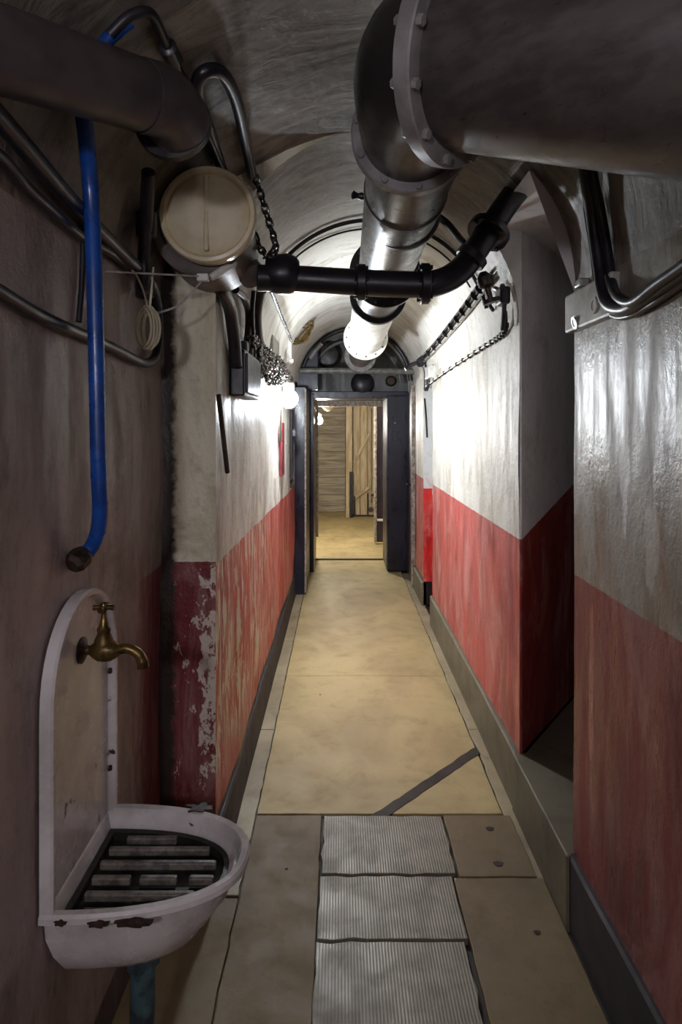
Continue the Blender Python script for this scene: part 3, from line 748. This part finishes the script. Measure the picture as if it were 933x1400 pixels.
obj('collar', nlathe([(0, .018), (.004, .029), (.07, .029), (.074, .018)], W(200, 325, .045), (0, 0, 1), 20), M['black_iron'], vp)
obj('fitting', nlathe([(0, .02), (.006, .028), (.05, .028), (.056, .02)], W(198, 408, .04), (0, 0, 1), 8), M['black_iron'], vp)
# coiled clear wire
cc = W(204, 444, .075)
bm = bmesh.new()
for k in range(5):
    rx = .020 + .003 * (k % 3); rz = .052 + .008 * (k % 2)
    sweep(bm, [cc + V((rx * math.cos(t * PI / 12) + (k - 2) * .004, -.01 + (k - 2) * .005, rz * math.sin(t * PI / 12) - .01)) for t in range(24)], .0035, 7, closed=True)
tube(bm, [cc + V((0, -.01, .04)), cc + V((-.012, -.01, .09)), cc + V((-.035, -.01, .14)), cc + V((-.07, 0, .17))], .003, 6)
tube(bm, [cc + V((.004, -.01, .04)), cc + V((.01, -.01, .1)), cc + V((.014, -.005, .16))], .003, 6)
tag(obj('wire_coil', bm, M['clear']), 'small hanging coil of clear yellowed wire in the left corner', 'wire')

# black conduit and hose loop towards chain
cd = thing('black_conduit', 'shiny black conduit bowing from the top edge down past the lamp', 'conduit', P(250, 100, 1.6))
obj('conduit_body', ntube([K(150, 48, 1.45), K(178, 22, 1.47), K(205, 18, 1.5), K(222, 48, 1.56), K(246, 100, 1.66), K(275, 165, 1.8), K(305, 235, 1.98), K(330, 300, 2.1), K(345, 345, 2.15)], .0105, 14, 6), M['black'], cd)
obj('coupling', nlathe([(0, .012), (.005, .02), (.06, .02), (.065, .012)], K(228, 62, 1.58), (K(246, 100, 1.66) - K(228, 62, 1.58)), 16), M['black'], cd)
cable('black_hose', [K(345, 240, 2.12), K(335, 190, 2.0), K(322, 135, 1.9), K(305, 102, 1.85), K(286, 96, 1.82), K(272, 108, 1.82), K(272, 135, 1.86), K(285, 175, 1.93), K(303, 230, 2.02), K(322, 285, 2.1), K(332, 320, 2.14)], .017, 'black', 'looped black hose hanging over the lamp in front of the vault', 'hose')
ch = [('steel_chain', [P(344, 225, 2.12), P(352, 250, 2.13), P(361, 280, 2.14), P(370, 310, 2.14), P(377, 338, 2.12), P(368, 352, 2.1)], 'steel chain hanging from the looped hose to the black pipe'),
      ('steel_chain', [P(340, 285, 2.14), P(346, 312, 2.15), P(356, 338, 2.15), P(366, 352, 2.12), P(374, 340, 2.11)], 'short slack steel chain loop beside the lamp')]
for nm, pts, lab in ch: tag(obj(nm, chain_bm(pts, .034, .0042, .0105), M['chain']), lab, 'chain', None)

# hoses down the left wall behind the lamp
def w(px, py, off): return W(px, py, off)
cable('black_hose', [w(290, 388, .06), w(302, 396, .04), w(314, 420, .03), w(320, 460, .03), w(323, 500, .03)], .024, 'black', 'left one of the fat black hoses dropping behind the lamp', 'hose', seg=16)
cable('black_hose', [w(322, 396, .04), w(334, 408, .035), w(340, 430, .03), w(338, 465, .03), w(330, 505, .03)], .015, 'rust', 'rusty black hose beside the fat one on the left wall', 'hose')
cable('black_hose', [w(357, 398, .035), w(352, 430, .03), w(354, 462, .03), w(360, 480, .03)], .022, 'black', 'lumpy black hose under the left end of the crossing pipe', 'hose', seg=14)
cable('black_hose', [w(347, 398, .05), w(345, 430, .05), w(347, 470, .045)], .01, 'black', 'thin dark hose beside the lumpy black hose', 'hose')
jb = W(331, 510, .0); 
bxt = thing('switch_box', 'dark iron switch box on the left wall at the foot of the black hoses', 'box', jb)
b0 = W(317, 540, .0); 
obj('box_body', nb(XL, XL + .06, 2.50, 2.95, 1.715, 1.90), M['black_iron'], bxt, False, .008)
obj('lid', nb(XL + .058, XL + .07, 2.52, 2.93, 1.73, 1.885), M['black_iron'], bxt, False, .005)
obj('cable_gland', cyl((XL + .03, 2.6, 1.89), (0, 0, 1), .03, .05, 18, .004), M['black_iron'], bxt)
obj('cable_gland', cyl((XL + .03, 2.8, 1.89), (0, 0, 1), .024, .05, 18, .004), M['rust'], bxt)
# chain heap: several strands hanging in swags on a rail
labs = ['topmost strand of the hanging chain bundle, left wall', 'second strand from the top of the chain bundle, left wall', 'middle strand of the chain bundle above the globe lamp', 'low strand of the chain bundle above the globe lamp', 'bottom strand of the chain bundle, closest to the globe lamp']
for k in range(5):
    yo = k * 9
    pts = [w(343 + k * 2, 462 + yo * .6, .05), w(356 + k, 474 + yo, .055), w(368, 484 + yo, .06), w(382, 494 + yo * .8, .06), w(392 + k, 508 + yo * .4, .05), w(397, 518 + yo * .25, .04)]
    tag(obj('steel_chain', chain_bm(pts, .05, .006, .016, jitter=.012), M['chain']), labs[k], 'chain', 'chains hung in a bundle on the left wall')
tag(obj('chain_rail', ntube([w(345, 466, .03), w(370, 486, .03), w(398, 515, .03)], .012, 10, 4), M['rust']), 'dark iron rod that carries the chain bundle', 'rod')
# silver conduit
cable('silver_conduit', [w(368, 388, .07), w(382, 425, .06), w(393, 452, .055), w(398, 466, .05)], .011, 'silver', 'short silver conduit slanting down from the crossing pipe', 'conduit')
# white insulator fitting
ins = thing('ceramic_fitting', 'white ceramic cable fitting on the left wall above the globe lamp', 'fitting', w(396, 480, .04))
pa = w(395, 490, .035); 
obj('body', cyl(pa, (0, 0, 1), .022, .12, 20, .004), M['white_plastic'], ins)
obj('foot', nlathe([(0, .02), (.01, .038), (.03, .038), (.045, .022)], pa - V((0, 0, .04)), (0, 0, 1), 24), M['white_plastic'], ins)
obj('cap', nlathe([(0, .022), (.01, .03), (.03, .026), (.035, .012)], pa + V((0, 0, .12)), (0, 0, 1), 24), M['white_plastic'], ins)
tag(obj('wall_plaque', nb(XL, XL + .02, 3.95, 4.35, 1.98, 2.16), M['grey_box'], smooth=False, bevel=.004), 'small grey plaque behind the white ceramic fitting', 'plaque')
# brass coil
bc = P(415, 458, 5.2); bm = bmesh.new()
for k in range(5):
    rr = .055 + .014 * (k % 3)
    sweep(bm, [bc + V((rr * math.cos(t * PI / 10) + .006 * k - .015, .012 * k, rr * 1.15 * math.sin(t * PI / 10 + k * .5) + .012 * (k % 3))) for t in range(20)], .007, 7, closed=True)
tube(bm, [bc + V((-.04, .03, .05)), bc + V((-.09, .05, .04))], .008, 6)
tag(obj('wire_coil', bm, M['brass']), 'brass coloured coil of wire high on the left of the vault', 'wire')
# thin bar leaning on left wall, and wall strips
a_, b_ = w(299, 540, .02), w(311, 646, .02)
cable('iron_bar', [a_, a_.lerp(b_, .5), b_], .009, 'rust', 'thin rusty bar leaning on the left wall below the switch box', 'bar', seg=6)
def wstrip(name, pxa, pxb, pya, pyb, th, mat, label, cat):
    ya, yb2 = F * (XL) / (pxa - CX), F * (XL) / (pxb - CX)
    ym = (ya + yb2) / 2; z1 = H - (pya - CY) / F * ym; z0 = H - (pyb - CY) / F * ym
    return tag(obj(name, nb(XL, XL + th, ya, yb2, z0, z1), M[mat], smooth=False, bevel=.003), label, cat)
wstrip('red_strip', 382, 385.5, 578, 650, .02, 'bright_red', 'narrow upright red strip on the left wall below the globe lamp', 'strip')
wstrip('brown_strip', 379, 381.5, 560, 604, .02, 'rust', 'narrow brown strip on the left wall beside the red strip', 'strip')
lev = thing('lever_rod', 'upright black rod with clamp at the far end of the left wall', 'rod', w(401, 610, .03))
obj('rod', ntube([w(398, 560, .03), w(398, 600, .03), w(398, 655, .03)], .012, 8, 2), M['black_iron'], lev)
obj('rod', ntube([w(401.5, 560, .03), w(401.5, 600, .03), w(400, 660, .03)], .010, 8, 2), M['black_iron'], lev)
pc = w(401, 592, .04); obj('clamp', nb(pc.x - .02, pc.x + .025, pc.y - .03, pc.y + .03, pc.z - .03, pc.z + .03), M['black_iron'], lev, False, .006)
pc = w(399, 662, .03); obj('foot', nb(pc.x - .015, pc.x + .02, pc.y - .03, pc.y + .03, pc.z - .03, pc.z + .04), M['rust'], lev, False, .006)
# wall brackets at the left gutter
for i, (px, py) in enumerate(((356, 1000), (354, 1015))):
    pass

# ---------------------------------------------------------------- vault ring conduits
def ring(Y, r, a0, a1, off, mat, label):
    pts = [V((VC + (VR - off) * math.cos(a0 + (a1 - a0) * i / 40), Y, SPR + (VR - off) * math.sin(a0 + (a1 - a0) * i / 40))) for i in range(41)]
    bm = bmesh.new(); sweep(bm, pts, r, 10)
    t = tag(obj('ring_cable', bm, M[mat]), label, 'cable'); return t
ring(3.14, .010, .25, PI - .25, .016, 'black', 'black cable arching over the vault near the crossing pipe')
cl = ring(3.3, .005, .5, PI - .45, .01, 'black', 'thin wire arching over the vault just behind the black arching cable')
ring(6.55, .022, .05, PI - .3, .03, 'black', 'dark cable arching over the far end of the vault')
ring(6.9, .016, .05, PI - .1, .10, 'grey_pipe', 'grey conduit bent in an arch against the end wall')
# right side dark pipe following vault above the crossing pipe
cable('dark_conduit', [K(590, 290, 3.0), K(612, 306, 2.9), K(632, 330, 2.75), K(655, 352, 2.6)], .016, 'black_iron', 'dark conduit coming over the vault behind the rising pipe', 'conduit')
cable('grey_cross_pipe', [V((-.40, 6.45, 2.15)), V((.2, 6.45, 2.15)), V((.76, 6.45, 2.14))], .030, 'grey_pipe', 'level grey pipe across the corridor in front of the end wall', 'pipe', seg=18)
tag(obj('cover_disc', nlathe([(0, .13), (.02, .13), (.05, .10), (.06, .02), (.06, 0)], V((.25, END, 2.06)), (0, -1, 0), 32), M['black_iron']), 'dark round cover low on the end wall under the air duct', 'cover')
tag(obj('cover_disc', nlathe([(0, .06), (.03, .06), (.05, .04), (.05, 0)], V((.56, END, 2.09)), (0, -1, 0), 24), M['rust']), 'small brown round cap on the end wall, right of the dark cover', 'cover')
tag(obj('end_bulge', nlathe([(0, .14), (.15, .14), (.2, .11), (.22, 0)], V((-.13, END, 2.36)), (0, -1, 0), 32), M['duct_dark']), 'dark blunt pipe end on the end wall, left of the duct', 'pipe end')
cable('grey_rod', [P(424, 490, 6.0), P(432, 479, 6.0), P(440, 470, 6.0)], .02, 'grey_pipe', 'short grey rod slanting near the left haunch of the end wall', 'rod')

# ---------------------------------------------------------------- right wall fittings
tr = thing('cable_run', 'bundle of wires strapped up the right side of the vault', 'cable', w(630, 435, .02))
pp = [w(577, 492, .03), w(595, 474, .025), w(615, 450, .025), w(635, 425, .025), w(655, 398, .025), w(668, 380, .03)]
for k, (r, mt) in enumerate(((.011, 'grey_box'), (.008, 'black'), (.009, 'rust'))):
    obj('wire', ntube([p + V((-.012 * (k - 1), 0, .016 * (k - 1))) for p in pp], r, 8, 5), M[mt], tr)
sp = smoothpath(pp, 5)
for i in range(1, len(sp) - 1, 2):
    obj('strap', flange_bm(sp[i], sp[i + 1] - sp[i - 1], .029, .012, .012, 12), M['black'], tr)
sw = thing('wall_cable', 'thin clipped cable dipping along the right wall to the end bracket', 'cable', w(640, 490, .02))
wp = [w(583, 528, .018), w(600, 515, .018), w(625, 498, .018), w(650, 482, .018), w(672, 468, .018), w(686, 458, .018), w(692, 445, .018), w(692, 425, .018)]
obj('cable_body', ntube(wp, .007, 8, 6), M['black'], sw)
for p in smoothpath(wp, 3)[1:-3:1]:
    obj('clip', nb(p.x - .01, p.x + .012, p.y - .012, p.y + .012, p.z - .012, p.z + .012), M['rust'], sw, False, .003)
br = thing('wall_bracket', 'black star shaped bracket at the edge of the side passage, right wall', 'bracket', w(690, 405, .03))
c = w(690, 405, .03)
obj('plate', nb(c.x - .03, c.x + .015, c.y - .05, c.y + .04, c.z - .04, c.z + .035), M['black_iron'], br, False, .01)
obj('arm', ntube([c, c + V((-.02, -.05, .03)), c + V((-.03, -.09, .02))], .012, 8, 3), M['black_iron'], br)
obj('arm', ntube([c, c + V((-.01, .05, .035)), c + V((-.02, .08, .05))], .011, 8, 3), M['black_iron'], br)
obj('arm', ntube([c + V((0, 0, -.03)), c + V((0, .01, -.09)), c + V((0, .03, -.14))], .010, 8, 3), M['black_iron'], br)
h = w(665, 400, .03)
cable('black_hook', [h + V((-.01, 0, .06)), h, h + V((.02, .02, -.05)), h + V((.045, .05, -.075))], .009, 'black', 'bent black hook between the rising pipe and the star bracket', 'hook', seg=8)
eb = thing('end_bracket', 'black knotted bracket at the far low end of the strapped wires', 'bracket', w(578, 492, .03))
c = w(578, 493, .03)
obj('knot', nlathe([(-.06, .02), (-.03, .045), (.02, .04), (.06, .02)], c, (.6, -.2, .6), 12), M['black'], eb)
obj('arm', ntube([c, c + V((-.08, 0, -.03)), c + V((-.15, 0, -.07))], .018, 8, 3), M['black'], eb)
obj('arm', ntube([c, c + V((.03, .0, -.1)), c + V((.03, 0, -.26))], .02, 8, 3), M['black'], eb)
c = w(590, 510, .0)
bx2 = thing('small_white_box', 'small white junction box at the far end of the right wall', 'box', c)
obj('box_body', nb(c.x - .045, c.x + .01, c.y - .16, c.y + .06, c.z - .05, c.z + .05), M['white_plastic'], bx2, False, .008)
obj('cable', ntube([c + V((-.02, 0, -.05)), c + V((-.03, .0, -.12)), c + V((-.06, 0, -.14))], .012, 8, 4), M['black'], bx2)
cable('dark_streak_pipe', [w(581, 545, .014), w(583, 570, .014), w(584.5, 598, .014)], .008, 'rust', 'thin dark rod on the right wall just left of the recess', 'rod', seg=6)

# near right: cable bundle, junction box
cable('black_cable', [w(797, 215, .035), w(806, 262, .032), w(813, 310, .03), w(820, 360, .03), w(826, 400, .03), w(836, 418, .03), w(858, 422, .03), w(885, 405, .03), w(933, 372, .03), w(985, 335, .03)], .019, 'black', 'fat black cable from the big pipe that hooks away along the near right wall', seg=16)
cable('black_cable', [w(808, 225, .02), w(822, 290, .02), w(832, 350, .02), w(838, 390, .022), w(848, 408, .05), w(868, 412, .052), w(900, 388, .052), w(940, 360, .05), w(985, 325, .05)], .013, 'black', 'middle black cable lying on top of the fat cable, near right wall')
cable('black_cable', [w(797, 235, .016), w(803, 290, .016), w(811, 345, .016), w(817, 395, .016), w(826, 420, .016), w(850, 434, .018), w(885, 420, .018), w(933, 388, .018), w(985, 350, .018)], .009, 'black', 'thin black cable under the others, near right wall')
cable('black_wire', [w(843, 375, .01), w(834, 385, .012), w(822, 396, .014)], .006, 'black', 'short black wire crossing the cables above the grey box')
c = w(815, 432, .0)
gb = thing('junction_box', 'grey metal junction box at the corner of the side passage', 'box', c)
bx0 = XR - .055
obj('box_body', nb(XR - .028, XR + .005, 1.72, 2.07, 1.895, 2.015), M['grey_box'], gb, False, .008)
obj('knockout', nlathe([(0, .024), (.006, .024), (.006, .014), (.004, .014), (.004, 0)], V((XR - .028, 1.82, 1.94)), (-1, 0, 0), 24), M['grey_box'], gb)
obj('knockout', nlathe([(0, .020), (.006, .020), (.006, .012), (.004, .012), (.004, 0)], V((XR - .028, 1.97, 1.915)), (-1, 0, -.3), 24), M['grey_box'], gb)
obj('lug', nb(XR - .03, XR, 1.93, 1.98, 2.02, 2.045), M['grey_box'], gb, False, .006)

# ---------------------------------------------------------------- sink
sk = thing('wall_sink', 'old white enamel wall sink with tall arched back plate', 'sink', (-.60, 1.485, .6))
yc, hw, x0 = 1.485, .191, -.605
def plate_outline(inset, n=12):
    pts = [(yc - hw + inset, .60 + inset * 0)]
    pts.append((yc - hw + inset, 1.0))
    for i in range(1, n):                      # shouldered arch
        t = i / n; a = PI * t
        y = yc - (hw - inset) * math.cos(a) ; 
        z = 1.0 + (.22 - inset) * (math.sin(a) ** .85)
        pts.append((y, z))
    pts += [(yc + hw - inset, 1.0), (yc + hw - inset, .60)]
    return pts
rim_prof = [(0, 0.0), (.022, .0), (.027, .004), (.027, .013), (.020, .019), (.008, .022)]   # (x rise, inset)
bm = bmesh.new(); rows = []
for (dxx, ins_) in rim_prof: rows.append([bm.verts.new((x0 + dxx, y, z)) for y, z in plate_outline(ins_, 20)])
for a, b in zip(rows, rows[1:]):
    for k in range(len(a) - 1): bm.faces.new((a[k], a[k + 1], b[k + 1], b[k]))
bm.faces.new(rows[-1]); bm.faces.new(rows[0][::-1])
obj('back_plate', bm, M['enamel'], sk)
def dshape(hy, dx_, n=28, back=0.0, sq=2.4):
    pts = []
    for i in range(n + 1):
        a = -PI / 2 + PI * i / n; ca, sa = math.cos(a), math.sin(a)
        pts.append((x0 + back + dx_ * (abs(ca) ** (2 / sq)), yc + hy * (abs(sa) ** (2 / sq)) * (1 if sa > 0 else -1)))
    return pts
bm = bmesh.new(); rows = []
RZ = .612
for (hy, dx_, back, z) in ((.02, .04, .14, RZ - .20), (.06, .14, .07, RZ - .197), (.10, .21, .045, RZ - .182), (.13, .262, .025, RZ - .155), (.150, .302, .01, RZ - .115), (.163, .332, 0, RZ - .07), (.169, .348, 0, RZ - .035), (.175, .36, 0, RZ - .022), (.186, .385, 0, RZ - .022),
                           (.196, .395, 0, RZ - .014), (.196, .395, 0, RZ - .002), (.191, .390, 0, RZ + .004), (.175, .372, .004, RZ + .002), (.165, .358, .012, RZ - .008), (.158, .34, .02, RZ - .04),
                           (.150, .325, .025, RZ - .075), (.12, .26, .05, RZ - .13), (.03, .06, .12, RZ - .135)):
    rows.append([bm.verts.new((x, y, z)) for x, y in dshape(hy, dx_, 36, back)])
for a, b in zip(rows, rows[1:]):
    n = len(a)
    for k in range(n): bm.faces.new((a[k], a[(k + 1) % n], b[(k + 1) % n], b[k]))
bm.faces.new(rows[0][::-1]); bm.faces.new(rows[-1])
obj('basin', bm, M['enamel'], sk)
gt_z = RZ - .045
bm = bmesh.new(); out = dshape(.152, .325, 36, .022); inn = dshape(.136, .30, 36, .036)
va = [bm.verts.new((x, y, gt_z)) for x, y in out]; vb = [bm.verts.new((x, y, gt_z + .008)) for x, y in out]
vc = [bm.verts.new((x, y, gt_z + .008)) for x, y in inn]; vd = [bm.verts.new((x, y, gt_z - .012)) for x, y in inn]
n = len(va)
for k in range(n):
    j = (k + 1) % n
    bm.faces.new((va[k], va[j], vb[j], vb[k])); bm.faces.new((vb[k], vb[j], vc[j], vc[k])); bm.faces.new((vc[k], vc[j], vd[j], vd[k]))
bm.faces.new(vd)
gr_ = obj('grate', bm, M['grate'], sk, label='dark iron drain grate')
for i, (y, xa, xb) in enumerate(((1.362, .06, .22), (1.412, .045, .285), (1.462, .042, .13), (1.462, .15, .235), (1.462, .262, .318), (1.512, .042, .315), (1.562, .045, .29), (1.603, .075, .20))):
    obj('bar', nb(x0 + xa, x0 + xb, y - .0075, y + .0075, gt_z - .008, gt_z + .010), M['grate_bar'], gr_, False, .004)
# rust chips on the rim
for (x, y, rx, ry, z) in ((x0 + .19, yc - .194, .035, .003, RZ - .012), (x0 + .12, yc - .195, .02, .003, RZ - .012), (x0 + .245, yc + .172, .030, .018, RZ + .003), (x0 + .045, yc - .196, .012, .003, RZ - .008)):
    bm = bmesh.new(); vs = []
    flat = rx > .025 and ry > .01
    for t in range(16):
        k = 1 + .35 * math.sin(t * 2.1) + .2 * math.sin(t * 4.7)
        if flat: vs.append((x + rx * k * math.cos(t * PI / 8), y + ry * k * math.sin(t * PI / 8)))
    if flat: prism(bm, vs, z - .012, z + .003)
    else:
        lo = []
        for t in range(16):
            k = 1 + .25 * math.sin(t * 2.1); lo.append((x + rx * k * math.cos(t * PI / 8), z + .006 * k * math.sin(t * PI / 8)))
        a_ = [bm.verts.new((p, y - .002, q)) for p, q in lo]; b_ = [bm.verts.new((p, y + .01, q)) for p, q in lo]
        bm.faces.new(a_); bm.faces.new(b_[::-1])
        for k in range(16): bm.faces.new((a_[k], a_[(k + 1) % 16], b_[(k + 1) % 16], b_[k]))
    obj('rust_chip', bm, M['chip'], sk, False)
for (y, z, ins_) in ((yc - hw + .021, .905, 0), (yc - hw + .02, .66, 0), (yc + hw - .02, .72, 0), (yc + hw - .02, .97, 0)):
    obj('screw', nlathe([(0, .008), (.006, .008), (.009, .005), (.009, 0)], (x0 + .010, y, z), (1, 0, 0), 12), M['rust'], sk)
dpipe = thing('drain_pipe', 'worn teal waste pipe dropping from the underside of the sink', 'pipe', (-.45, 1.45, 0))
obj('pipe_body', ntube([(-.45, 1.47, .445), (-.45, 1.47, .30), (-.455, 1.47, .15), (-.46, 1.47, 0)], .028, 20, 3), M['teal'], dpipe)
obj('trap_nut', nlathe([(0, .03), (.004, .038), (.04, .038), (.044, .03)], (-.45, 1.47, .37), (0, 0, 1), 8), M['teal'], dpipe, False)
# tap
tz = 1.082; ty = 1.485; tx = -.597
tap = thing('tap', 'tarnished brass tap with cross handle on the sink back plate', 'tap', (tx, ty, tz))
obj('wall_flange', nlathe([(0, .030), (.004, .030), (.010, .018), (.012, .014)], (tx, ty, tz), (1, 0, 0), 24), M['rust'], tap)
obj('body', nlathe([(0, .012), (.02, .011), (.028, .017), (.040, .024), (.055, .026), (.070, .024), (.082, .017), (.09, .012)], (tx, ty, tz), (1, 0, 0), 28), M['brass'], tap)
obj('bonnet', nlathe([(0, .022), (.02, .021), (.035, .014), (.045, .016), (.052, .011), (.075, .006), (.095, .005)], (tx + .052, ty, tz + .005), (0, 0, 1), 24), M['brass'], tap)
obj('spout', sweep(bmesh.new(), smoothpath([(tx + .08, ty, tz), (tx + .105, ty, tz + .004), (tx + .128, ty, tz - .006), (tx + .14, ty, tz - .024), (tx + .142, ty, tz - .04)], 5), [.012] * 10 + [.0125] * 5 + [.0135] * 6, 18), M['brass'], tap)
hd = bmesh.new()
sweep(hd, [V((tx + .028, ty, tz + .098)), V((tx + .052, ty, tz + .10)), V((tx + .076, ty, tz + .098))], [.007, .0045, .007], 10)
sweep(hd, [V((tx + .052, ty - .024, tz + .098)), V((tx + .052, ty, tz + .10)), V((tx + .052, ty + .024, tz + .098))], [.007, .0045, .007], 10)
lathe(hd, [(0, .009), (.012, .009), (.018, .006), (.02, 0)], (tx + .052, ty, tz + .092), (0, 0, 1), 14)
obj('handle', hd, M['brass'], tap)

# ---------------------------------------------------------------- world, camera, view
wd = bpy.data.worlds.new('world'); bpy.context.scene.world = wd; wd.use_nodes = True
wd.node_tree.nodes['Background'].inputs[0].default_value = (0, 0, 0, 1); wd.node_tree.nodes['Background'].inputs[1].default_value = 0
cam = bpy.data.cameras.new('camera'); co = bpy.data.objects.new('camera', cam); C.objects.link(co)
co.location = (0, 0, H); co.rotation_euler = (PI / 2, 0, 0)
cam.sensor_fit = 'HORIZONTAL'; cam.sensor_width = 36; cam.lens = 36 * F / 933
cam.shift_x = (466.5 - CX) / 933; cam.shift_y = -(700 - CY) / 933
cam.clip_start = .02; cam.clip_end = 60
sc = bpy.context.scene; sc.camera = co
vs_ = sc.view_settings; vs_.view_transform = 'Standard'; vs_.look = 'None'; vs_.gamma = 1; vs_.use_curve_mapping = False; vs_.exposure = 1.6
